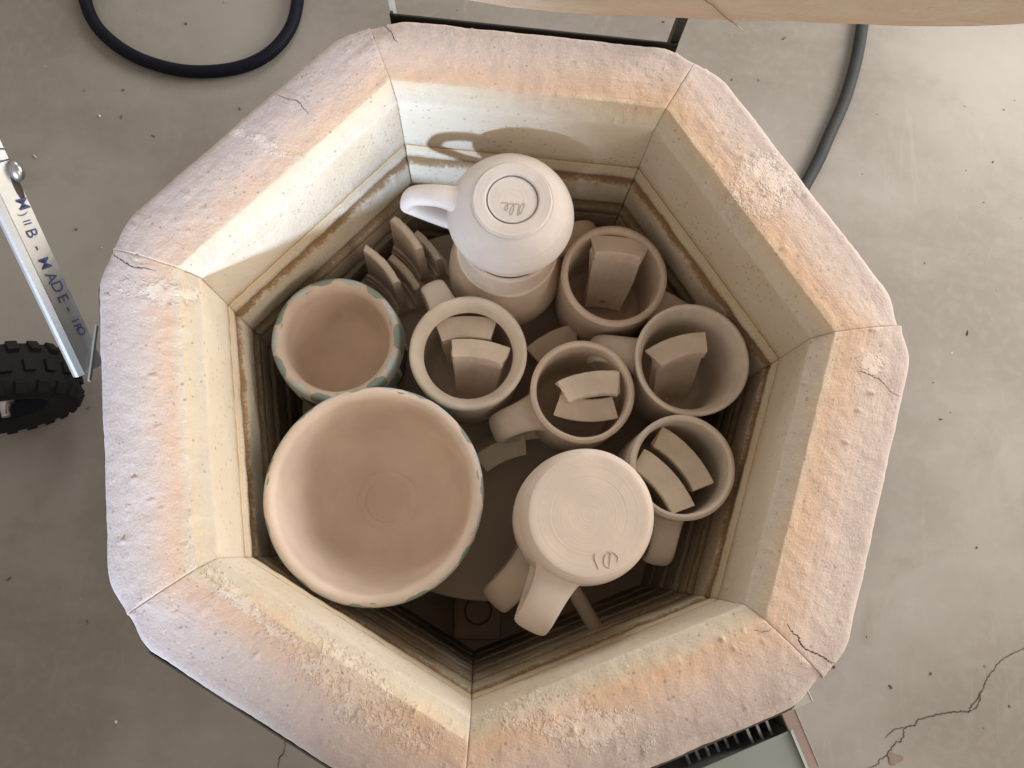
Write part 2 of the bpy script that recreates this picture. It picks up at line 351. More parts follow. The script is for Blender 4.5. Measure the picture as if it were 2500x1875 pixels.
# ------------------------------------------------------------------ kiln
RI = 0.2341; AP = RI * math.cos(math.pi / 7); TM = math.tan(math.pi / 7); SL = 2 * RI * math.sin(math.pi / 7)
CORN = {k: R(-90 + i * 360 / 7) for i, k in enumerate('EDCBAGF')}
ORDER = 'EDCBAGF'
kiln = empty('kiln', (0, 0, ZF), 'open seven-sided electric kiln of cream firebrick with peach and grey rim', 'kiln')
def side_frame(i):
    a = CORN[ORDER[i]]; b = CORN[ORDER[(i + 1) % 7]]
    p = Vector((math.cos(a), math.sin(a), 0)) * RI; q = Vector((math.cos(b), math.sin(b), 0)) * RI
    t = (q - p).normalized(); n = Vector((t.y, -t.x, 0)); return p, t, n
def sd(i, s, d, z):
    p, t, n = side_frame(i); return p + t * s + n * d + Vector((0, 0, z))
def brick(i, prof, name, mat, nu, gap, seed, top):
    V, US, UZ = [], [], []; F = []; p, t, n = side_frame(i); m = len(prof)
    bul = [0.0015, 0.004, 0.0005, 0.0, 0.0015, 0.0015, 0.001][i]
    for a in range(nu + 1):
        w = a / nu
        if top: w = 0.5 - 0.5 * math.cos(math.pi * w) if False else w
        for (d, z) in prof:
            lo = -d * TM + gap; hi = SL + d * TM - gap; s = lo + (hi - lo) * w
            e = min(s - lo, hi - s); dd, zz = d, z
            if top:
                x = s * 1.0 + i * 3.1
                if d > 0.045:
                    k = (d - 0.045) / 0.0275
                    dd -= 0.0125 * k * (1 - sstep(0.0, 0.040, e)) ** 1.6
                    dd += bul * k + 0.0007 * k * mn.noise(Vector((x * 40, 3.3, 0))) + 0.0003 * k * mn.noise(Vector((x * 160, 8, 0)))
                    chip = mn.noise(Vector((x * 55, 21.0, 0)));
                    if chip > 0.52: dd -= 0.007 * (chip - 0.52) * k
                if z > -0.004:
                    q = p + t * s + n * d
                    zz += 0.0006 * mn.noise(q * 55) + 0.0004 * mn.noise(q * 140 + Vector((4, 4, 4))) + 0.0003 * mn.noise(Vector((x * 30, d * 500, 1.7)))
                    bp = mn.noise(q * 210 + Vector((9, 1, 5)))
                    if bp > 0.56: zz += 0.0075 * (bp - 0.56)
                    if d < 0.02: dd += 0.0005 * mn.noise(Vector((x * 120, d * 120, 5)))
                    zz -= 0.0009 * (1 - sstep(0, 0.0022, e)) * (0.25 + 0.75 * sstep(0.03, 0.06, d))
                else:
                    q = p + t * s + n * d + Vector((0, 0, z)); dd += 0.0004 * mn.noise(q * 120)
            else:
                q = p + t * s + n * d + Vector((0, 0, z)); dd += 0.0005 * mn.noise(q * 110)
                for zg in GROOVES:
                    if abs(z - zg) < 0.0165:
                        x = s * 1.0 + i * 2.3 + zg * 70
                        j = mn.noise(Vector((x * 55, 2.0, 0))); j2 = mn.noise(Vector((x * 240, 5.0, 0)))
                        zz += 0.0016 * j + 0.0009 * j2
                        if z < zg - 0.006: dd += 0.0012 * max(0, j2) + 0.001 * j
                        ch = mn.noise(Vector((x * 17, 9.0, 0)))
                        if ch > 0.40 and abs(z - zg) < 0.004: zz += 0.014 * (ch - 0.40)
            if top: s = max(-dd * TM + gap, min(SL + dd * TM - gap, s))
            V.append(p + t * s + n * dd + Vector((0, 0, zz))); US.append((s + i * 0.31, d)); UZ.append((s + i * 0.31, z))
    for a in range(nu):
        for b in range(m - 1):
            F.append((a * m + b, (a + 1) * m + b, (a + 1) * m + b + 1, a * m + b + 1))
        F.append((a * m + m - 1, (a + 1) * m + m - 1, (a + 1) * m, a * m))
    F.append(tuple(range(m))[::-1][::-1]); F.append(tuple(nu * m + b for b in range(m))[::-1])
    return pydata(name, V, F, mat, kiln, True, {'sd': US, 'sz': UZ})
def dome(d): return 0.0050 + 0.0062 * math.sin(math.pi / 2 * min(1, max(0, 0.067 - d) / 0.040))
# profile of the top course: outer face, rounded edge, gently domed coated top, bevel, inner face
top_prof = [(0.0705, -0.066), (0.0715, -0.03), (0.0720, -0.012), (0.0725, -0.006)]
top_prof += [(0.0725, -0.003), (0.0718, 0.0), (0.0700, 0.0028), (0.0670, 0.0048)]
for k in range(24): 
    d = 0.064 - k * (0.064 - 0.0128) / 23; top_prof.append((d, dome(d)))
top_prof += [(0.0122, dome(0.0128) - 0.0001)]; dl, zl = 0.0117, dome(0.0128) - 0.0005
for k in range(0, 8):
    f = k / 7; top_prof.append((dl * (1 - f) + 0.0002 * f, zl * (1 - f)))
top_prof += [(0, -0.0006), (0, -0.004), (0, -0.012), (0.0002, -0.025), (0, -0.04), (0, -0.055), (0.0002, -0.0645), (0.0010, -0.0659), (0.008, -0.066)]
for i in range(7):
    o = brick(i, top_prof, 'rim_brick', RIM, 190, 0.00012, i, True)
tagl = {0: 'rim brick at the lower right, with a flaked white patch', 4: 'rim brick lit white on its inner face at upper left', 3: 'rim brick under the lid hinge'}
def groove_prof(z0, z1):
    P = [(0.060, z0 - 0.0003), (0.006, z0 - 0.0003), (0.0006, z0 - 0.0004), (0.0, z0 - 0.0025)]
    zs = [g for g in GROOVES if z1 < g < z0]; z = z0 - 0.004
    for g in sorted(zs, reverse=True):
        while z - 0.012 > g + 0.004: z -= 0.012; P.append((0.0, z))
        P += [(0.0002, g + 0.003), (0.0, g), (0.0030, g - 0.0010), (0.0060, g - 0.002), (0.0062, g - 0.0055), (0.0035, g - 0.0082), (0.0003, g - 0.0115), (-0.0009, g - 0.0135), (-0.0007, g - 0.016)]
        z = g - 0.018
    while z - 0.012 > z1 + 0.004: P.append((0.0, z)); z -= 0.012
    P += [(0.0, z1 + 0.003), (0.0012, z1 + 0.0009), (0.006, z1 + 0.0003), (0.060, z1 + 0.0003)]
    return P
for c in range(3):
    pr = groove_prof(JOINTS[c], JOINTS[c + 1])
    for i in range(7): brick(i, pr, 'brick', WALL, 110, 0.0004, 50 + c * 7 + i, False)
# floor of the chamber and the base under it
def poly_ring(dv, cut):
    P = []
    for i in range(7):
        P.append(sd(i, -cut, dv, 0)); P.append(sd(i, SL + cut, dv, 0))
    return P
def prism(name, P, z0, z1, mat, parent):
    n = len(P); V = [Vector((p.x, p.y, z0)) for p in P] + [Vector((p.x, p.y, z1)) for p in P]
    F = [tuple(range(n))[::-1], tuple(range(n, 2 * n))] + [(k, (k + 1) % n, n + (k + 1) % n, n + k) for k in range(n)]
    return pydata(name, V, F, mat, parent, False)
FLOORB = plain('chamber_floor', (0.58, 0.45, 0.32), 0.9, 0, 0.2, 20)
prism('base_slab', poly_ring(0.071, 0.020), -0.425, -0.3658, FLOORB, kiln)
P1 = poly_ring(0.0762, 0.0040); P2 = poly_ring(0.0774, 0.0045); nP = len(P1)
V = []; F = []
for (P, z) in ((P1, -0.43), (P1, -0.009), (P2, -0.009), (P2, -0.43)): V += [Vector((p.x, p.y, z)) for p in P]
for r in range(4):
    for k in range(nP):
        q = ((r + 1) % 4) * nP; F.append((r * nP + k, r * nP + (k + 1) % nP, q + (k + 1) % nP, q + k))
pydata('jacket', V, F, STEEL, kiln, False)
for a in range(4):
    bm = bmesh.new(); an = R(45 + 90 * a); c = Vector((math.cos(an) * 0.22, math.sin(an) * 0.22, (ZF - 0.43) / 2))
    box_bm(bm, c, 0.03, 0.03, -ZF - 0.43 - 0.002 + 0.0, Matrix.Rotation(an, 3, 'Z'), 0.002)
    from_bm('stand_leg', bm, DARKMETAL, kiln)

# hairline cracks on the rim coating
def top_z(d): 
    return dome(d) if d > 0.0128 else 0.0107 * d / 0.0117
def rim_crack(i, pts, wd, seed):
    rb = [b for b in kiln.children if b.name.startswith('rim_brick')][i]
    q = []
    for (u, v) in pts:
        a = at(u, v, 0.009); p, t, n = side_frame(i); d = (a - p).dot(n); q.append(np.array([a.x, a.y, top_z(min(d, 0.070)) + 0.0016]))
    ribbon('crack', q, wd, CRACK, rb, 0.0005, 8, seed)
def zz(ox, oy, sc, P): return [(ox + x / sc, oy + y / sc) for x, y in P]
rim_crack(1, zz(1640, 1350, 5.027, [(1390, 870), (1450, 960), (1525, 1020), (1550, 1090), (1610, 1160), (1710, 1215), (1850, 1270), (1950, 1345), (2020, 1360)]), 0.0011, 11)
rim_crack(1, zz(1800, 730, 5.027, [(1440, 900), (1560, 920), (1660, 965), (1730, 985), (1840, 1080), (1930, 1155), (2020, 1180)]), 0.0007, 12)
rim_crack(5, zz(240, 550, 4.424, [(140, 290), (220, 360), (290, 405), (370, 455), (480, 480), (520, 482), (650, 510)]), 0.0009, 13)
rim_crack(4, zz(0, 0, 2.458, [(1655, 558), (1720, 590), (1785, 610), (1820, 650), (1860, 700)]), 0.0007, 14)
rim_crack(3, zz(860, 40, 7.373, [(575, 150), (630, 210), (690, 290), (740, 370), (770, 450), (830, 500)]), 0.0008, 15)
rim_crack(0, zz(1640, 1350, 5.027, [(980, 940), (1130, 960), (1210, 915)]), 0.0005, 16)

# thermocouple tube through the lower-right wall
p0, t0, n0 = side_frame(0)
e0 = on_plane(1452, 1530, sd(0, 0.1, 0.0, 0), n0); e1 = at(1392, 1425, e0.z + 0.012)
tube('thermocouple_tube', [e0 + (e0 - e1) * 0.1, e0, e0.lerp(e1, 0.3), e0.lerp(e1, 0.7), e1, e1.lerp(e0, -0.02)], 0.0068, CERAM, kiln, 16, True, [0.0068, 0.0068, 0.0068, 0.0068, 0.0064, 0.003])

# hinge bracket behind the top wall
bm = bmesh.new(); yb = AP + 0.0805
box_bm(bm, (0.000, yb, -0.017), 0.236, 0.0018, 0.026, None, 0.0004)
hb = from_bm('hinge_bracket', bm, DARKMETAL, kiln)
for x, wx in ((-0.1165, 0.0028), (0.1150, 0.0070)):
    bm = bmesh.new(); box_bm(bm, (x, yb + 0.0072, 0.045), wx, 0.0110, 0.135, None, 0.0006)
    from_bm('ear', bm, GALV if x < 0 else DARKMETAL, hb)
for x in (-0.08, -0.005, 0.085):
    bm = bmesh.new(); bmesh.ops.create_uvsphere(bm, u_segments=14, v_segments=8, radius=0.0032)
    for v in bm.verts: v.co = Vector((v.co.x + x, v.co.y * 0.6 + yb + 0.0009, v.co.z - 0.010))
    from_bm('bolt', bm, DARKMETAL, hb, True)

# lid, propped open about sixty degrees
LIDM = None
def lid_material():
    t = NT('lid_brick', 0.92, 0.15); p = t.pos(); uvv, r, _ = t.uv('rz'); a = t.noise(p, 30, 4); st = t.noise(t.vmul(p, (20, 90, 90)), 1.0, 4)
    x = t.math('ADD', r, t.math('MULTIPLY', t.math('SUBTRACT', a, 0.5), 0.012)); x = t.math('ADD', x, t.math('MULTIPLY', t.math('SUBTRACT', st, 0.5), 0.010))
    col = t.ramp(t.math('DIVIDE', x, 0.30), [(0.0, (0.78, 0.68, 0.53)), (0.84, (0.78, 0.67, 0.52)), (0.90, (0.80, 0.62, 0.47)), (0.94, (0.78, 0.62, 0.51)), (0.96, (0.58, 0.52, 0.50)), (1.0, (0.56, 0.50, 0.48))])
    ml = t.noise(p, 45, 5, 0.65); col = t.mix(t.math('MULTIPLY', t.smooth(0.42, 0.68, ml), 0.45), col, (0.86, 0.80, 0.71)); gl = t.noise(t.vmul(p, (30, 120, 120)), 1.0, 4); col = t.mix(t.math('MULTIPLY', t.smooth(0.55, 0.75, gl), 0.35), col, (0.62, 0.48, 0.36))
    return t.out(col, t.bump(t.noise(p, 300, 4), 0.5, 0.0012))
LIDM = lid_material()
RL = 0.303; th = R(60.2); apL = RL * math.cos(math.pi / 7)
hx = Vector((1, 0, 0)); hu = Vector((0, -math.cos(th), math.sin(th))); hn = hu.cross(hx)  # hn: away from the chamber
O = Vector((0.0, 0.2039, 0.1336))
def lid_pt(rad, ang, w): return O + hu * apL + (hx * math.cos(ang) + hu * math.sin(ang)) * rad + hn * w
V, UV, F = [], [], []; NA = 7 * 14; rings = [(0.0, 0.0), (0.4, 0), (0.7, 0), (0.85, 0), (0.93, 0.0), (0.965, 0.0015), (0.985, 0.005), (1.0, 0.011), (1.0, 0.04), (1.0, 0.0635), (0.9, 0.0635), (0.0, 0.0635)]
def hept(a):
    f = ((a + math.pi / 2) % (2 * math.pi / 7)) - math.pi / 7; x = apL / math.cos(f); e = abs(f) / (math.pi / 7)
    return x - 0.010 * sstep(0.80, 1.0, e)
for (k, wv) in rings:
    for j in range(NA):
        a = -math.pi / 2 - math.pi / 7 + 2 * math.pi * j / NA
        q = lid_pt(k * hept(a), a, wv); q += hn * (0.0008 * mn.noise(q * 60)) + hu * (0.0012 * mn.noise(q * 45 + Vector((3, 3, 3)))) * (k > 0.9)
        V.append(q); UV.append((k * 0.30 if wv < 0.02 else 0.29, wv))
for r in range(len(rings) - 1):
    for j in range(NA): F.append((r * NA + j, r * NA + (j + 1) % NA, (r + 1) * NA + (j + 1) % NA, (r + 1) * NA + j))
lid = pydata('lid', V, F, LIDM, kiln, True, {'rz': UV})
lid['label'] = 'thick cream brick lid with peach and grey edge, propped open above the hinge'
# joint line in the lid face and steel band round it
cV = lid_pt(RL * 0.945, -math.pi / 2 + math.pi / 7, -0.0012); cW = lid_pt(RL * 0.25, -math.pi / 2 + math.pi / 7, -0.0012)
jp = [cV.lerp(cW, k / 10) + hx * (0.0008 * math.sin(k * 2.1)) for k in range(11)]
tube('joint', jp, 0.0004, plain('lid_joint', (0.36, 0.25, 0.17), 0.9), lid, 6)
V, F = [], []
for wv, k in ((0.020, 1.004), (0.020, 1.009), (0.066, 1.009), (0.066, 1.004)):
    for j in range(NA):
        a = -math.pi / 2 - math.pi / 7 + 2 * math.pi * j / NA; V.append(lid_pt(k * hept(a), a, wv))
for r in range(4):
    for j in range(NA): q = ((r + 1) % 4) * NA; F.append((r * NA + j, r * NA + (j + 1) % NA, q + (j + 1) % NA, q + j))
pydata('lid_band', V, F, STEEL, lid, False)

# slotted angle bar bolted to the left side
A0 = at(213, 868, -0.055); A1 = at(-10, 392, 0.030); A2 = A0 + (A1 - A0) * 1.9
ax = (A1 - A0).normalized(); sdv = Vector((0, 0, 1)).cross(ax).normalized()      # sdv points to the lower left in the photo
mid = A0.lerp(A1, 0.5); vd = (Vector(CAM) - mid).normalized()
nrm = (vd - ax * vd.dot(ax)).normalized(); nrm = (nrm * 0.8 + Vector((0, 0, 1)) * 0.35); Ls = (src - mid).normalized(); Ls = Ls - ax * Ls.dot(ax); nrm = nrm - Ls * (0.85 * nrm.dot(Ls) / max(Ls.length_squared, 1e-6)); nrm = (nrm - ax * nrm.dot(ax)).normalized(); sdv = nrm.cross(ax).normalized()
brace = None
WB = 0.0186; TB = 0.0022
def bar_pt(l, s, h): return A0 + ax * l + sdv * s + nrm * h
LB = (A2 - A0).length; L1 = (A1 - A0).length
def prism_bar(name, prof, l0, l1, mat, parent):
    n = len(prof); V = [bar_pt(l0, s, h) for s, h in prof] + [bar_pt(l1, s, h) for s, h in prof]
    F = [tuple(range(n)), tuple(range(n, 2 * n))[::-1]] + [(k, n + k, n + (k + 1) % n, (k + 1) % n) for k in range(n)]
    return pydata(name, V, F, mat, parent, False)
sg = 1.0 if (A0 + sdv * 0.01 - Vector(CAM)).dot(Vector(ROT[:, 0])) < (A0 - Vector(CAM)).dot(Vector(ROT[:, 0])) else -1.0
prof = [(-sg * WB / 2, 0), (sg * WB / 2 - sg * 0.002, 0), (sg * WB / 2 - sg * 0.0005, 0.0006), (sg * WB / 2, 0.002), (sg * WB / 2 + sg * 0.0045, 0.0005), (sg * WB / 2 + sg * 0.0055, -0.002), (sg * WB / 2 + sg * 0.005, -0.006), (sg * WB / 2 + sg * 0.0025, -0.006), (sg * WB / 2 - sg * 0.002, -TB), (-sg * WB / 2, -TB)]
brace = prism_bar('angle_bar', prof, -0.012, LB, GALV, kiln)
brace['label'] = 'slotted galvanised angle bar with blue lettering bolted to the left side of the kiln'
# slot, bolt, end plate
qb = on_plane(36, 418, A0, nrm); qs = on_plane(47, 472, A0, nrm); qs0 = on_plane(38, 436, A0, nrm)
def disc_on(name, c, rx, ry, h, mat, parent, dome=0.0, seg=20, dirv=None):
    dirv = dirv or ax; s2 = nrm.cross(dirv); V = []; F = []; rr = [(1, 0), (1, h)] + ([(math.cos(b), h + dome * math.sin(b)) for b in (0.5, 1.0, 1.4)] if dome else [])
    for k, z in rr:
        for j in range(seg): a = 2 * math.pi * j / seg; V.append(c + dirv * (math.cos(a) * rx * k) + s2 * (math.sin(a) * ry * k) + nrm * z)
    for r in range(len(rr) - 1):
        for j in range(seg): F.append((r * seg + j, r * seg + (j + 1) % seg, (r + 1) * seg + (j + 1) % seg, (r + 1) * seg + j))
    F.append(tuple((len(rr) - 1) * seg + j for j in range(seg)))
    return pydata(name, V, F, mat, parent, True)
disc_on('slot', qs0.lerp(qs, 0.55), 0.0105, 0.0028, 0.0003, CRACK, brace)
disc_on('bolt', qb, 0.0078, 0.0052, 0.0022, BOLT, brace, 0.0055)
bm = bmesh.new(); pc = at(229, 862, -0.058)
box_bm(bm, (pc.x - 0.0005, pc.y, pc.z), 0.0018, 0.046, 0.004, Matrix.Rotation(R(4), 3, 'Z'), 0.0006)
from_bm('end_plate', bm, GALV, brace)
def text_on(txt, px, size, rotdir, parent, mat, n=None, name='lettering'):
    cu = bpy.data.curves.new(name, 'FONT'); cu.body = txt; cu.size = size; cu.extrude = 0.0; cu.align_x = 'CENTER'; cu.align_y = 'CENTER'; cu.offset = 0.00003
    to = bpy.data.objects.new('tmp', cu); COL.objects.link(to)
    dg = bpy.context.evaluated_depsgraph_get(); me = bpy.data.meshes.new_from_object(to.evaluated_get(dg)); bpy.data.objects.remove(to)
    c = on_plane(px[0], px[1], A0 + nrm * 0.0004, nrm); x = rotdir; y = nrm.cross(x)
    for v in me.vertices: v.co = c + x * v.co.x + y * v.co.y
    return link(name, me, mat, parent, False)
td = -ax
for ch, px in [('(', (1, 365)), ('I', (10, 392)), ('M', (55, 498)), (')', (58, 523)), ('II', (66, 543)), ('B', (77, 569)), ('-', (93, 605)), ('M', (109, 643)), ('A', (125, 678)), ('D', (139, 700)), ('E', (153, 728)), ('-', (169, 754)), ('I', (183, 783)), ('R', (190, 798)), ('O', (198, 808))]:
    c = on_plane(px[0], px[1], A0, nrm)
    text_on(ch, px, (0.0085 if ch in (')', 'II') else 0.0120) if px[1] < 780 else 0.0088, td, brace, INK)

# control box on the lower right side
def dbox(name, s0, s1, d0, d1, z0, z1, mat, parent, bev=0.002):
    p, t, n = side_frame(0); c = p + t * (s0 + s1) / 2 + n * (d0 + d1) / 2 + Vector((0, 0, (z0 + z1) / 2))
    M = Matrix((t, n, Vector((0, 0, 1)))).transposed(); bm = bmesh.new(); box_bm(bm, c, s1 - s0, d1 - d0, z1 - z0, M, bev)
    return from_bm(name, bm, mat, parent)
ZB = -0.085
pb, tb, nb = side_frame(0)
cA = at(1932, 1797, ZB); cB = at(1735, 1873, ZB)
sA = (cA - pb).dot(tb); dA = (cA - pb).dot(nb); dB = (cB - pb).dot(nb); dI = 0.5 * (dA + dB)
BLACKIN = plain('black_inside', (0.012, 0.011, 0.011), 0.5)
cbox = dbox('control_box', sA - 0.20, sA, dI, dI + 0.11, -0.36, ZB, BOXGREY, kiln, 0.003)
dbox('heat_baffle', sA - 0.196, sA - 0.004, 0.0800, 0.0815, -0.34, ZB + 0.035, BLACKIN, cbox, 0.0004)
dbox('side_flange', sA + 0.001, sA + 0.012, 0.0800, dI + 0.03, -0.34, ZB - 0.004, plain('flange_pinkish', (0.30, 0.235, 0.20), 0.45, 0.4), cbox, 0.0006)
dbox('corner_tab', sA - 0.006, sA + 0.016, 0.0795, 0.0905, ZB + 0.030, ZB + 0.0325, GALV, cbox, 0.0006)
for k in range(9):
    s0 = sA - 0.012 - k * 0.0085
    dbox('louvre', s0, s0 + 0.0016, dI - 0.016 if k > 2 else 0.083, dI - 0.002, ZB - 0.07, ZB - 0.022 + (0.012 if k < 3 else 0), BOLT, cbox, 0.0003)

# ------------------------------------------------------------------ shelf and posts
ZS = -0.21
def lathe_mesh(name, prof, n, mat, parent=None, seed=0.0, wob=0.0003, M=None, uvn=None, crest=None, closed=True):
    """profile of (r, z) from the outer base round the rim to the inner centre"""
    V, F, UV = [], [], []; m = len(prof); arc = [0.0]
    for k in range(1, m): arc.append(arc[-1] + math.hypot(prof[k][0] - prof[k - 1][0], prof[k][1] - prof[k - 1][1]))
    if crest is not None: c0 = arc[crest]
    else:
        c0 = arc[max(range(m), key=lambda k: prof[k][1])]
    for j in range(n + 1):
        a = 2 * math.pi * j / n
        for k, (r, z) in enumerate(prof):
            q = Vector((math.cos(a), math.sin(a), z * 8)); rr = r
            if r > 0.004: rr += wob * mn.noise(q * 1.1 + Vector((seed, 0, 0))) + wob * 0.4 * mn.noise(q * 3.1 + Vector((0, seed, 0)))
            zz_ = z + (wob * 0.7 * mn.noise(Vector((math.cos(a) * 1.3 + seed, math.sin(a) * 1.3, 7))) if z > 0.04 else 0)
            p = Vector((math.cos(a) * rr, math.sin(a) * rr, zz_)); V.append(M @ p if M else p); UV.append((j / n, c0 - arc[k]))
    for j in range(n):
        for k in range(m - 1): F.append((j * m + k, (j + 1) * m + k, (j + 1) * m + k + 1, j * m + k + 1))
    return pydata(name, V, F, mat, parent, True, {'av': UV})
SHELFM = plain('kiln_shelf', (0.42, 0.345, 0.275), 0.9, 0, 0.10, 14, 0.2)
sc = Vector((-0.0048, 0.0157, ZS))
me_sh = lathe_mesh('kiln_shelf', [(0, -0.0165), (0.186, -0.0165), (0.1873, -0.015), (0.1875, -0.003), (0.1868, -0.0006), (0.1855, 0.0), (0.12, 0), (0, 0)], 128, SHELFM, None, 0, 0.0)
me_sh.location = sc; tag(me_sh, 'round grey kiln shelf that carries the pots inside the kiln', 'kiln shelf')
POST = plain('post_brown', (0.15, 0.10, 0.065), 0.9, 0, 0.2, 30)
def post(c, label, hole):
    e = empty('kiln_post', (c.x, c.y, -0.3655), label, 'kiln post'); e.rotation_euler = (0, 0, R(4))
    bm = bmesh.new(); box_bm(bm, (c.x, c.y, (-0.3655 - 0.2268) / 2), 0.046, 0.046, 0.3655 - 0.2268, Matrix.Rotation(R(4), 3, 'Z'), 0.004)
    from_bm('block', bm, POST, e)
    ring = []
    for k in range(25): a = 2 * math.pi * k / 24; ring.append((c.x + 0.0125 * math.cos(a), c.y + 0.004 + 0.0125 * math.sin(a), -0.2266))
    tube('hole_rim', ring, 0.0011, CRACK, e, 6, False)
pc = at(1166, 1502, -0.2268)
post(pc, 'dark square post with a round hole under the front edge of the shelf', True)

# ------------------------------------------------------------------ pots
def handle(name, ang, path, wd, thk, mat, parent, M, twist=0.0, endw=1.42):
    P = catmull(path, 9); n = 18; V, F = [], []; L = len(P)
    ca, sa = math.cos(ang), math.sin(ang)
    for i in range(L):
        a = P[max(i - 1, 0)]; b = P[min(i + 1, L - 1)]; t = (b - a) / np.linalg.norm(b - a); nr = np.array([-t[1], t[0]])
        u = i / (L - 1); e = 1 + (endw - 1) * (abs(2 * u - 1) ** 4); et = 1 + 0.35 * (abs(2 * u - 1) ** 6)
        for k in range(n):
            f = 2 * math.pi * k / n; cx = math.copysign(abs(math.cos(f)) ** 0.75, math.cos(f)); cy = math.copysign(abs(math.sin(f)) ** 0.85, math.sin(f))
            tw = cx * wd / 2 * e; h = cy * thk / 2 * et
            r = P[i][0] + nr[0] * h; z = P[i][1] + nr[1] * h
            p = Vector((ca * r - sa * tw, sa * r + ca * tw, z)); V.append(M @ p)
    for i in range(L - 1):
        for k in range(n): F.append((i * n + k, i * n + (k + 1) % n, (i + 1) * n + (k + 1) % n, (i + 1) * n + k))
    F.append(tuple(range(n))[::-1]); F.append(tuple((L - 1) * n + k for k in range(n)))
    return pydata(name, V, F, mat, parent, True)
def smooth_prof(P, n=5):
    return [(max(0.0, float(q[0])), float(q[1])) for q in catmull(P, n)]
def mug(cx, cy, z0, h, r, label, hang, mat, prof=None, inverted=False, hz=(0.80, 0.28), reach=0.032, hw=0.021, ht=0.0095, seed=0.0, group='mugs packed in the kiln', wall=0.0065, mult=None):
    """upright: base at z0.  inverted: base (uppermost) at z0"""
    if prof is None:
        prof = [(0, 0), (r * 0.80, 0), (r * 0.86, 0.002), (r * 0.93, 0.012), (r * 0.975, 0.035), (r * 0.985, 0.06), (r * 0.985, h - 0.02), (r * 0.99, h - 0.006), (r, h - 0.0022), (r - 0.002, h - 0.0003), (r - wall * 0.55, h), (r - wall * 0.9, h - 0.0012), (r - wall, h - 0.005), (r - wall * 1.02, h - 0.02), (r - wall * 1.05, 0.05), (r * 0.84, 0.02), (r * 0.70, 0.010), (0, 0.008)]
    M = Matrix.Translation((cx, cy, z0)) @ (Matrix.Rotation(math.pi, 4, 'X') if inverted else Matrix.Identity(4))
    e = empty('mug', (cx, cy, z0 if not inverted else z0 - h), label, 'mug', group)
    lathe_mesh('body', smooth_prof(prof), 96, mat, e, seed, 0.0004, M)
    zt, zb = hz[0] * h, hz[1] * h
    def rad(z):
        best = 0
        for (rr, q) in prof[:max(range(len(prof)), key=lambda k: prof[k][1])]:
            pass
        out = prof[:max(range(len(prof)), key=lambda k: prof[k][1]) + 1]
        for k in range(len(out) - 1):
            if out[k][1] <= z <= out[k + 1][1] and out[k + 1][1] > out[k][1]:
                f = (z - out[k][1]) / (out[k + 1][1] - out[k][1]); return out[k][0] + f * (out[k + 1][0] - out[k][0])
        return r
    rt, rb_ = rad(zt), rad(zb)
    sg_ = 1.0 if zb < zt else -1.0
    path = [(rt - 0.005, zt - 0.001 * sg_), (rt + reach * 0.30, zt + 0.002 * sg_), (rt + reach * 0.80, zt - 0.004 * sg_), (rt + reach, zt - 0.018 * sg_), (rt + reach * 0.88, (zt * 0.42 + zb * 0.58)), (rb_ + reach * 0.40, zb + 0.004 * sg_), (rb_ - 0.005, zb)]
    a = R(hang); a = -a if inverted else a
    handle('handle', a, path, hw, ht, mat, e, M)
    return e
IA = 5.0   # the photo is turned five degrees against the kiln
ax1 = Vector((-0.0050, 0.1417))
# lower mug of the rear stack, then the white one upside down on it
h2 = 0.1382
mug(ax1.x, ax1.y - 0.001, ZS, h2, 0.0545, 'tan round mug right way up beneath the white upturned mug', 19 + IA, BISQUE2,
    [(0, 0), (0.038, 0), (0.042, 0.003), (0.0495, 0.02), (0.0535, 0.04), (0.0545, 0.053), (0.0530, 0.071), (0.0490, 0.087), (0.0455, 0.0962), (0.0442, 0.1000), (0.0455, 0.1028), (0.0452, 0.1052), (0.0432, 0.1080), (0.0425, 0.118), (0.0428, 0.131), (0.0426, h2 - 0.0015), (0.0412, h2), (0.0385, h2 - 0.003), (0.0380, 0.11), (0.046, 0.06), (0.044, 0.03), (0.03, 0.011), (0, 0.009)],
    hz=(0.62, 0.25), reach=0.040, hw=0.025, seed=2.2)
h1 = 0.0660
p1 = [(0, -0.0), (0.0170, -0.0), (0.0188, -0.0002), (0.0196, 0.0009), (0.0208, -0.0003), (0.0222, -0.0008), (0.0290, -0.0009), (0.0302, -0.0008), (0.0310, 0.0006), (0.0314, 0.0020), (0.0330, 0.0022), (0.0385, 0.0052), (0.0450, 0.0115), (0.0495, 0.0205), (0.0514, 0.0285), (0.0496, 0.0360), (0.0455, 0.0425), (0.0420, 0.0495), (0.0402, 0.0570), (0.0402, h1 - 0.002), (0.0390, h1), (0.0365, h1 - 0.002), (0.0362, 0.055), (0.0385, 0.048), (0.0450, 0.034), (0.036, 0.015), (0, 0.010)]
m1 = mug(ax1.x, ax1.y, -0.0055, h1, 0.0514, 'white mug upside down, a dark ring and script scratched in its foot', 172 + IA, WHITE, p1, True, hz=(0.23, 0.84), reach=0.038, hw=0.0165, ht=0.0115, seed=1.1)
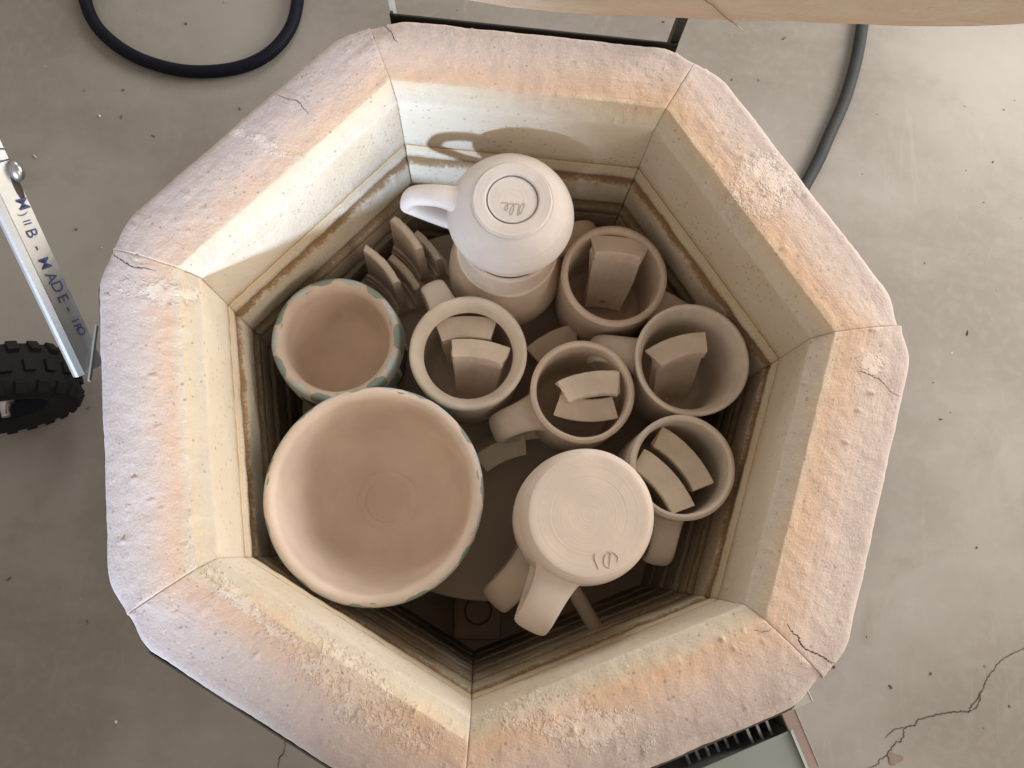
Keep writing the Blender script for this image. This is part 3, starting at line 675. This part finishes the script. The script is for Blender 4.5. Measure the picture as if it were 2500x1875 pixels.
# graphite ring and incised script on its foot
rg = []
for k in range(73):
    a = 2 * math.pi * k / 72; rr = 0.0197 + 0.00035 * mn.noise(Vector((math.cos(a) * 2, math.sin(a) * 2, 3))); rg.append(Vector((ax1.x + 0.0005 + rr * math.cos(a), ax1.y + rr * math.sin(a), -0.00575)))
tube('foot_ring', rg, 0.001, PENCIL, m1, 6, False, [0.00055 + 0.0007 * max(0.0, mn.noise(Vector((k * 0.17, 1.0, 0))) + 0.25) for k in range(73)], squash=0.35)
def strokes(parent, ox, oy, sc, z, polys, rad, mat):
    for P in polys:
        tube('script', [Vector(q) for q in catmull([np.array(at(ox + x / sc, oy + y / sc, z)) for x, y in P], 5)], rad, mat, parent, 6, True, squash=0.5)
INK2 = plain('script_shadow', (0.42, 0.36, 0.31), 0.9)
strokes(m1, 960, 340, 4.424, -0.00535, [[(1168, 688), (1205, 686), (1238, 688), (1243, 715), (1235, 755), (1220, 768), (1209, 752), (1216, 725), (1245, 705), (1282, 695), (1308, 702), (1304, 750), (1288, 806), (1270, 814), (1264, 785), (1284, 730), (1320, 702), (1352, 700), (1362, 722), (1352, 785), (1346, 822)],
                                         [(1346, 822), (1376, 800), (1402, 760), (1418, 715), (1410, 694), (1386, 712), (1370, 750), (1364, 790)]], 0.00042, INK2)

PROF_IN = lambda r, h: [(0, 0), (r * 0.78, 0), (r * 0.85, 0.002), (r * 0.92, 0.015), (r * 0.95, 0.05), (r * 0.965, h - 0.016), (r * 0.985, h - 0.012), (r * 0.975, h - 0.009), (r * 0.995, h - 0.006), (r, h - 0.0025), (r - 0.0016, h - 0.0002), (r - 0.0045, h - 0.0008), (r - 0.0085, h - 0.0052), (r - 0.0112, h - 0.0108), (r - 0.0118, h - 0.0135), (r - 0.0095, h - 0.016), (r - 0.0075, h - 0.022), (r - 0.0075, 0.05), (r * 0.78, 0.02), (r * 0.6, 0.010), (0, 0.008)]
def M_(u, v, z): q = at(u, v, z); return q.x, q.y
x, y = M_(1143, 859, -0.10); mug(x, y, ZS, 0.110, 0.0510, 'tan mug with a broad inturned rim beside the small painted bowl', 116 + IA, BISQUE3, PROF_IN(0.0510, 0.110), hz=(0.80, 0.3), reach=0.030, hw=0.0225, seed=3)
x, y = M_(1500, 671, -0.104); mug(x, y, ZS, 0.106, 0.0478, 'brown mug with one tile in it, next to the white upturned mug', -22 + IA, BISQUE2, None, hz=(0.72, 0.25), reach=0.036, hw=0.026, seed=4)
x, y = M_(1691, 877, -0.09); mug(x, y, ZS, 0.120, 0.0497, 'wide-mouthed mug with one tile, against the right wall of the kiln', 166 + IA, BISQUE3, [(0, 0), (0.036, 0), (0.039, 0.002), (0.043, 0.02), (0.0445, 0.06), (0.0455, 0.09), (0.0475, 0.108), (0.0495, 0.117), (0.0497, 0.1188), (0.0485, 0.1200), (0.0465, 0.1195), (0.0440, 0.114), (0.0405, 0.100), (0.0385, 0.07), (0.0375, 0.03), (0.03, 0.011), (0, 0.009)], hz=(0.74, 0.3), reach=0.036, hw=0.026, seed=5)
x, y = M_(1423, 954, -0.10); mug(x, y, ZS, 0.110, 0.0452, 'tan mug in the middle holding two tiles laid one above the other', 201 + IA, BISQUE, None, hz=(0.80, 0.3), reach=0.034, hw=0.026, seed=6, wall=0.0055)
x, y = M_(1668, 1140, -0.08); mug(x, y, ZS, 0.130, 0.0437, 'mug with two pale tiles, handle towards the lower wall', 260 + IA, BISQUE3, None, hz=(0.74, 0.3), reach=0.033, hw=0.0225, seed=7, wall=0.0055)
c8 = at(1438, 1257, -0.02); h8 = 0.0950
mug(c8.x, c8.y, ZS, 0.0948, 0.0515, 'tan mug right way up, almost hidden beneath the upturned mug in front', 226 + IA, BISQUE2, None, hz=(0.86, 0.3), reach=0.043, hw=0.028, seed=9)
p8 = [(0, 0.0006), (0.030, 0.0004), (0.0425, 0.0), (0.0452, 0.0008), (0.0475, 0.0028), (0.0498, 0.0090), (0.0520, 0.03), (0.0530, 0.06), (0.0528, h8 - 0.004), (0.0515, h8 - 0.0004), (0.0485, h8), (0.0465, h8 - 0.003), (0.046, 0.05), (0.042, 0.015), (0, 0.009)]
m8 = mug(c8.x, c8.y, -0.02, h8, 0.0520, 'pale mug upside down in front with two marks pressed into its foot', 243 + IA, PINKW, p8, True, hz=(0.16, 0.74), reach=0.040, hw=0.0265, ht=0.0085, seed=8)
strokes(m8, 1140, 1020, 3.16, -0.0199, [[(990, 1045), (985, 1080), (1000, 1125), (1016, 1168)], [(1078, 1050), (1058, 1090), (1066, 1140), (1102, 1160)], [(1112, 1040), (1105, 1100), (1098, 1158)], [(1085, 1042), (1130, 1038), (1166, 1075), (1160, 1112)]], 0.0005, plain('pressed_mark', (0.50, 0.41, 0.35), 0.9))

# bowls painted with blue and green blocks
def painted(name, N, inner, ph, rowh, base=(0.68, 0.555, 0.455)):
    t = NT(name, 0.85, 0.25); p = t.pos(); uvv, u, v = t.uv('av')
    a = t.noise(p, 20, 5); col = t.mix(t.smooth(0.3, 0.7, a), tuple(c * 0.90 for c in base), tuple(c * 1.06 for c in base))
    wv = t.math('ADD', t.math('MULTIPLY', u, N), ph); wv = t.math('ADD', wv, t.math('MULTIPLY', t.math('SUBTRACT', t.noise(p, 28, 2), 0.5), 0.5))
    row = t.math('FLOOR', t.math('DIVIDE', t.math('ADD', v, inner), rowh))
    wv = t.math('ADD', wv, t.math('MULTIPLY', row, 0.5))
    cell = t.math('FLOOR', wv); fr = t.math('SUBTRACT', t.math('SUBTRACT', wv, cell), 0.5); fa = t.math('ABSOLUTE', fr)
    rag = t.math('MULTIPLY', t.math('SUBTRACT', t.noise(p, 700, 4, 0.7), 0.5), 0.0030)
    wob_ = t.math('MULTIPLY', t.math('SUBTRACT', t.noise(t.vmul(uvv, (N * 1.7, 0, 1)), 1.0, 1), 0.5), 0.010)
    lim = t.math('ADD', t.math('MULTIPLY', t.math('MULTIPLY', fa, fa), 0.020), -inner)
    inside = t.math('GREATER_THAN', t.math('ADD', t.math('ADD', v, rag), wob_), lim)
    side_ = t.math('LESS_THAN', t.math('ADD', fa, t.math('MULTIPLY', rag, 6.0)), 0.435)
    vr = t.math('SUBTRACT', t.math('DIVIDE', t.math('ADD', v, inner), rowh), row)
    rowm = t.math('LESS_THAN', vr, 0.90)
    rowm = t.math('MAXIMUM', rowm, t.math('LESS_THAN', v, 0.004))
    msk = t.math('MULTIPLY', t.math('MULTIPLY', inside, side_), rowm)
    par = t.math('MODULO', t.math('ADD', cell, 100.0), 2.0)
    pc_ = t.mix(par, (0.26, 0.325, 0.28), (0.53, 0.585, 0.585))
    pc_ = t.mix(t.math('MULTIPLY', t.smooth(0.4, 0.7, t.noise(p, 60, 4)), 0.3), pc_, (0.28, 0.35, 0.33))
    pc_ = t.mix(t.math('GREATER_THAN', row, 0.5), pc_, t.mix(par, (0.085, 0.105, 0.085), (0.30, 0.33, 0.32)))
    col = t.mix(msk, col, pc_)
    cx = t.n('ShaderNodeCombineXYZ'); t.set(cx.inputs[1], v); lines = t.noise(t.vmul(cx.outputs[0], (1, 330, 1)), 1.0, 3)
    col = t.mix(t.math('MULTIPLY', t.smooth(0.5, 0.8, lines), 0.12), col, tuple(x * 0.75 for x in base))
    n1 = t.bump(t.noise(p, 260, 3), 0.14, 0.0008); n1 = t.bump(lines, 0.22, 0.0012, n1); n2 = t.bump(msk, 0.25, 0.0003, n1)
    return t.out(col, n2)
B1 = painted('small_bowl_paint', 14, 0.0034, 0.25, 0.024); B2 = painted('large_bowl_paint', 22, -0.0014, 0.1, 0.030, (0.68, 0.565, 0.47))
x, y = M_(820, 826, -0.11); e = empty('bowl', (x, y, ZS), 'small tan bowl with blue and green blocks painted round its rim', 'bowl', 'painted bowls')
pb1 = [(0, 0), (0.040, 0), (0.0425, 0.003), (0.049, 0.012), (0.055, 0.028), (0.0585, 0.05), (0.0588, 0.07), (0.0572, 0.086), (0.0565, 0.094), (0.0555, 0.0985), (0.0530, 0.1000), (0.0500, 0.0990), (0.0472, 0.0955), (0.0455, 0.089), (0.0455, 0.075), (0.0450, 0.058), (0.041, 0.041), (0.032, 0.028), (0.016, 0.0215), (0, 0.020)]
lathe_mesh('body', smooth_prof(pb1), 128, B1, e, 11, 0.0009, Matrix.Translation((x, y, ZS)))
x, y = M_(912, 1206, -0.08); e = empty('bowl', (x, y, ZS), 'large tan bowl with a thick pale rim, paint only on its outside', 'bowl', 'painted bowls')
pb2 = [(0, 0), (0.044, 0), (0.047, 0.003), (0.062, 0.016), (0.076, 0.045), (0.083, 0.078), (0.0865, 0.105), (0.0880, 0.118), (0.0886, 0.1245), (0.0872, 0.1288), (0.0842, 0.1300), (0.0808, 0.1290), (0.0788, 0.1262), (0.0780, 0.121), (0.0770, 0.108), (0.0745, 0.088), (0.0700, 0.068), (0.0625, 0.052), (0.0510, 0.0415), (0.0370, 0.0360), (0.0300, 0.0348), (0.0275, 0.0350), (0.0245, 0.0340), (0.0200, 0.0338), (0.0180, 0.0328), (0.010, 0.0324), (0, 0.0324)]
lathe_mesh('body', smooth_prof(pb2), 160, B2, e, 12, 0.0009, Matrix.Translation((x, y, ZS)))

# ------------------------------------------------------------------ curved test tiles: a flat foot along one end of a bent slab
def tile_mesh(arc_r, wid, fl, ht, seed, thick=0.0):
    rnd = random.Random(seed); nu = 18; half = wid / 2 / arc_r
    hw = fl / 2
    prof = [(-hw, 0), (-hw + 0.001, 0.0006), (hw - 0.001, 0.0006), (hw, 0), (hw, -0.0045), (0.0035, -0.0052), (0.0022, -0.010), (0.0018, -ht * 0.5), (0.0012, -ht + 0.002), (0, -ht), (-0.0030, -ht), (-0.0042, -ht + 0.002), (-0.0046, -ht * 0.5), (-0.0050, -0.0150), (-0.0080, -0.0132), (-0.0082, -0.0062), (-hw + 0.0005, -0.0055), (-hw, -0.0045)]
    if thick: prof = [(yv + (thick if yv > -0.001 else -thick) * min(1, -z / 0.02) if z < -0.0053 else yv, z) for yv, z in prof]
    m = len(prof); V, F = [], []
    for a in range(nu + 1):
        w = (2 * a / nu - 1)
        for (yv, z) in prof:
            tap = 1.0 - 0.22 * min(1, max(0, -z) / ht)
            jag = 0.0
            if a in (0, nu): jag = 0.0018 * mn.noise(Vector((yv * 400, z * 260, seed * 3.7 + a)))
            phi = w * half * tap; r = arc_r + yv + 0.0006 * mn.noise(Vector((w * 9, yv * 300, z * 300 + seed)))
            V.append(Vector((math.sin(phi) * r + jag * 1.6, math.cos(phi) * r - arc_r, z + (0.0004 * mn.noise(Vector((w * 6, yv * 200, seed)))))))
    for a in range(nu):
        for b in range(m): F.append((a * m + b, a * m + (b + 1) % m, (a + 1) * m + (b + 1) % m, (a + 1) * m + b))
    F.append(tuple(range(m))[::-1]); F.append(tuple(nu * m + b for b in range(m)))
    me = bpy.data.meshes.new('test_tile'); me.from_pydata([tuple(v) for v in V], [], F); me.update()
    bm = bmesh.new(); bm.from_mesh(me); bmesh.ops.recalc_face_normals(bm, faces=bm.faces); bm.to_mesh(me); bm.free()
    return me
def tile(u, v, z, yaw, lean, label, wid=0.046, fl=0.021, ht=0.078, arc=0.075, up=True, mat=TILE, seed=1, roll=0.0, hole=False, sharp=False):
    """u,v,z: middle of the foot.  yaw: direction (deg, in the photo) in which the hollow side faces; lean: tilt towards that side"""
    me = tile_mesh(arc, wid, fl, ht, seed)
    o = bpy.data.objects.new('test_tile', me); COL.objects.link(o); me.materials.append(mat)
    if hole:
        bm = bmesh.new(); bmesh.ops.create_cone(bm, cap_ends=True, segments=14, radius1=0.0030, radius2=0.0030, depth=0.03)
        bmesh.ops.rotate(bm, verts=bm.verts, cent=(0, 0, 0), matrix=Matrix.Rotation(math.pi / 2, 3, 'X')); bmesh.ops.translate(bm, verts=bm.verts, vec=(-0.002, 0, -ht + 0.010))
        cm = bpy.data.meshes.new('cut'); bm.to_mesh(cm); bm.free(); cu = bpy.data.objects.new('cut', cm); COL.objects.link(cu)
        md = o.modifiers.new('b', 'BOOLEAN'); md.object = cu; md.operation = 'DIFFERENCE'; md.solver = 'EXACT'
        dg = bpy.context.evaluated_depsgraph_get(); dg.update(); m2 = bpy.data.meshes.new_from_object(o.evaluated_get(dg)); o.modifiers.clear(); o.data = m2; bpy.data.objects.remove(cu)
    y = R(yaw + IA + 90)          # local -Y is the hollow side
    Mx = Matrix.Rotation(y, 4, 'Z') @ Matrix.Rotation(R(lean), 4, 'X') @ Matrix.Rotation(R(roll), 4, 'Y')
    if not up: Mx = Matrix.Rotation(y, 4, 'Z') @ Matrix.Rotation(R(lean), 4, 'X') @ Matrix.Rotation(math.pi, 4, 'Y')
    o.matrix_world = Matrix.Translation(at(u, v, z)) @ Mx
    bv = o.modifiers.new('bevel', 'BEVEL'); bv.width = 0.0007; bv.segments = 2; bv.limit_method = 'ANGLE'; bv.angle_limit = R(40)
    tag(o, label, 'test tile', 'curved clay test tiles'); return o
tile(1512, 598, -0.108, -97, -21, 'curved tile with a pierced end in the brown mug near the rear right wall', 0.048, 0.0205, 0.088, 0.075, seed=1, hole=True)
tile(1655, 846, -0.100, -72, -19, 'curved tile with a pierced end in the wide-mouthed mug at the right wall', 0.049, 0.021, 0.094, 0.075, seed=2, hole=True)
tile(1138, 797, -0.120, -88, -10, 'rear tile of the two in the mug with the inturned rim', 0.050, 0.0215, 0.075, 0.080, seed=3)
tile(1172, 851, -0.108, -98, -18, 'front tile of the two in the mug with the inturned rim', 0.049, 0.0185, 0.080, 0.080, seed=4)
tile(1441, 936, -0.106, -80, -12, 'upper tile of the two in the middle mug', 0.052, 0.0225, 0.075, 0.085, seed=5)
tile(1432, 1002, -0.116, 88, -14, 'lower tile of the two in the middle mug', 0.052, 0.020, 0.070, 0.085, seed=6)
tile(1672, 1118, -0.100, -139, -4, 'longer pale tile towards the right in the mug near the lower right wall', 0.058, 0.020, 0.080, 0.085, mat=TILE2, seed=7, roll=0)
tile(1622, 1172, -0.092, -139, -4, 'pale tile towards the left in the mug near the lower right wall', 0.056, 0.021, 0.080, 0.085, mat=TILE2, seed=8)
# loose on the shelf
HT = 0.075
def standing(u0, v0, u1, v1, h, label, seed, yawside=1, wid=None, arc=0.085, lean=0):
    a = at(u0, v0, ZS + h); b = at(u1, v1, ZS + h); c = a.lerp(b, 0.5); d = b - a; L = d.length
    me = tile_mesh(arc, wid or L * 1.22, 0.021, h, seed, 0.0010)
    for v in me.vertices: v.co.z = -v.co.z - 0.0; 
    me.flip_normals()
    o = bpy.data.objects.new('test_tile', me); COL.objects.link(o); me.materials.append(TILE)
    y = math.atan2(d.y, d.x) + (math.pi if yawside < 0 else 0)
    o.matrix_world = Matrix.Translation((c.x, c.y, ZS + 0.0007)) @ Matrix.Rotation(y, 4, 'Z') @ Matrix.Rotation(R(lean), 4, 'X')
    bv = o.modifiers.new('bevel', 'BEVEL'); bv.width = 0.0007; bv.segments = 2; bv.limit_method = 'ANGLE'; bv.angle_limit = R(40)
    tag(o, label, 'test tile', 'curved clay test tiles')
standing(896, 594, 978, 684, 0.080, 'tall tile standing on the shelf, nearest the small painted bowl', 21, 1)
standing(964, 524, 1032, 602, 0.080, 'tall tile standing on the shelf under the handle of the white mug', 22, 1)
standing(958, 618, 1030, 702, 0.044, 'short tile standing between the two tall ones', 23, 1, arc=0.10)
standing(1018, 560, 1080, 632, 0.044, 'short tile standing against the rear stack of mugs', 24, 1, arc=0.10)
tile(1352, 836, -0.165, -62, 22, 'tile leaning between the mug with inturned rim and the middle mug', 0.046, 0.021, 0.05, 0.08, seed=9)
tile(1226, 1102, -0.172, -66, 30, 'tile leaning beside the large bowl, below the middle mug', 0.046, 0.021, 0.045, 0.08, seed=10)

# ------------------------------------------------------------------ things on the floor
hose = [(205, -120), (203, -30), (222, 40), (262, 92), (330, 138), (420, 168), (505, 175), (590, 163), (655, 132), (700, 84), (722, 30), (728, -40), (715, -130)]
hp = catmull([np.array(at(u, v, ZF + 0.0125)) for u, v in hose], 8)
o = tube('hose', hp, 0.0110, RUBBER, None, 14); tag(o, 'thick black hose curving in a loop on the floor at upper left', 'hose')
cord = [(2118, -40), (2106, 60), (2090, 150), (2062, 245), (2025, 330), (1994, 400), (1950, 480), (1900, 580)]
CORD = plain('grey_cord', (0.026, 0.030, 0.030), 0.65, 0, 0.4, 40, 0.15, 0.0006, 0.25)
o = tube('power_cord', catmull([np.array(at(u, v, ZF + 0.0115)) for u, v in cord], 8), 0.0106, CORD, None, 14); tag(o, 'dark grey power cord on the floor running under the right side of the kiln', 'cord')

# knobbly wheel
rw = 0.105; wz = ZF + rw + 0.006; wc = at(-8, 952, wz + 0.01); wn = Vector((0.40, -0.917, 0)).normalized(); wt = Vector((-wn.y, wn.x, 0)); wu = Vector((0, 0, 1))
wheel = empty('wheel', (wc.x, wc.y, ZF), 'black knobbly rubber wheel with a metal axle nut at the left edge', 'wheel')
def W(r, a, h): return Vector((wc.x, wc.y, wz)) + (wt * math.cos(a) + wu * math.sin(a)) * r + wn * h
def wlathe(name, prof, mat, n=64):
    V, F = [], []; m = len(prof)
    for j in range(n):
        a = 2 * math.pi * j / n
        for r, h in prof: V.append(W(r, a, h))
    for j in range(n):
        for k in range(m - 1): F.append((j * m + k, ((j + 1) % n) * m + k, ((j + 1) % n) * m + k + 1, j * m + k + 1))
    return pydata(name, V, F, mat, wheel, True)
wlathe('tyre', smooth_prof([(0.055, 0.028), (0.066, 0.036), (0.082, 0.040), (0.095, 0.036), (0.101, 0.022), (0.1025, 0.0), (0.101, -0.022), (0.095, -0.036), (0.082, -0.040), (0.066, -0.036), (0.055, -0.028)], 3), TYRE) if False else wlathe('tyre', [(0.055, 0.028), (0.062, 0.034), (0.072, 0.039), (0.083, 0.0405), (0.093, 0.037), (0.099, 0.028), (0.1015, 0.014), (0.1025, 0.0), (0.1015, -0.014), (0.099, -0.028), (0.093, -0.037), (0.083, -0.0405), (0.072, -0.039), (0.055, -0.028)], TYRE)
wlathe('rim', [(0.0001, 0.014), (0.016, 0.014), (0.020, 0.008), (0.048, 0.010), (0.054, 0.027), (0.0555, 0.028)], RUBBER)
wlathe('axle_nut', [(0.0001, 0.040), (0.0055, 0.040), (0.0065, 0.038), (0.0065, 0.028), (0.009, 0.026), (0.009, 0.020), (0.0150, 0.019), (0.0155, 0.015), (0.012, 0.0142)], BOLT, 24)
lv = None
for row, (hh, off, rr) in enumerate([(0.030, 0, 0.0985), (0.0, 0.5, 0.1035), (-0.030, 0, 0.0985)]):
    for k in range(22):
        a = 2 * math.pi * (k + off) / 22
        if lv is None:
            bm = bmesh.new(); box_bm(bm, (0, 0, 0), 0.0150, 0.018, 0.009, None, 0.0015); lv = bpy.data.meshes.new('lug'); bmesh.ops.recalc_face_normals(bm, faces=bm.faces); bm.to_mesh(lv); bm.free(); lv.materials.append(TYRE)
        lo = bpy.data.objects.new('lug', lv); COL.objects.link(lo)
        rad = (wt * math.cos(a) + wu * math.sin(a)); tg = (-wt * math.sin(a) + wu * math.cos(a)); tilt = {0: 0.55, 1: 0.0, 2: -0.55}[row]
        zr = (rad * math.cos(tilt) + wn * math.sin(tilt)).normalized(); yr = (wn * math.cos(tilt) - rad * math.sin(tilt)).normalized()
        mm = Matrix((tg, yr, zr)).transposed().to_4x4(); mm.translation = W(rr, a, hh)
        lo.parent = wheel; lo.matrix_parent_inverse = Matrix.Translation((wc.x, wc.y, ZF)).inverted(); lo.matrix_basis = mm

# leaf and litter
lp = at(2183, 1851, ZF); P = []
for k in range(14):
    a = 2 * math.pi * k / 14; r = 0.0095 * (1 + 0.3 * math.sin(3 * a + 1) + 0.15 * math.sin(7 * a)); P.append(Vector((lp.x + r * math.cos(a) * 1.2, lp.y + r * math.sin(a) * 0.8, 0)))
o = prism('dry_leaf', P, ZF + 0.0006, ZF + 0.0016, SEAM, None); tag(o, 'small dark dry leaf scrap on the concrete at lower right', 'leaf')
rnd = random.Random(5); V, F = [], []
for k in range(170):
    x = rnd.uniform(-0.95, 0.95); y = rnd.uniform(-0.55, 1.0)
    if math.hypot(x, y) < 0.25: continue
    r = rnd.choice([0.0007, 0.001, 0.0014, 0.002, 0.0026]); st = 1 if rnd.random() < 0.75 else rnd.uniform(3, 6); a0 = rnd.uniform(0, 6.28); r2 = r / (st ** 0.5)
    b = len(V); n = 6
    for zlev, kk in ((0.0005, 1.0), (0.0005 + r * 0.7, 0.6)):
        for j in range(n):
            a = 2 * math.pi * j / n; dx, dy = r2 * st * kk * math.cos(a) * rnd.uniform(0.7, 1.2), r2 * kk * math.sin(a) * rnd.uniform(0.7, 1.2)
            V.append((x + dx * math.cos(a0) - dy * math.sin(a0), y + dx * math.sin(a0) + dy * math.cos(a0), ZF + zlev))
    for j in range(n): F.append((b + j, b + (j + 1) % n, b + n + (j + 1) % n, b + n + j))
    F.append(tuple(b + n + j for j in range(n)))
t = NT('litter', 0.9, 0.2); g = t.n('ShaderNodeNewGeometry'); LIT = t.out(t.ramp(g.outputs['Random Per Island'], [(0.0, (0.08, 0.06, 0.045)), (0.78, (0.14, 0.11, 0.08)), (0.82, (0.50, 0.46, 0.40)), (1.0, (0.66, 0.61, 0.54))]))
o = pydata('litter', V, F, LIT, None, False); tag(o, 'tiny crumbs and splinters scattered on the concrete floor', 'litter', kind='stuff')
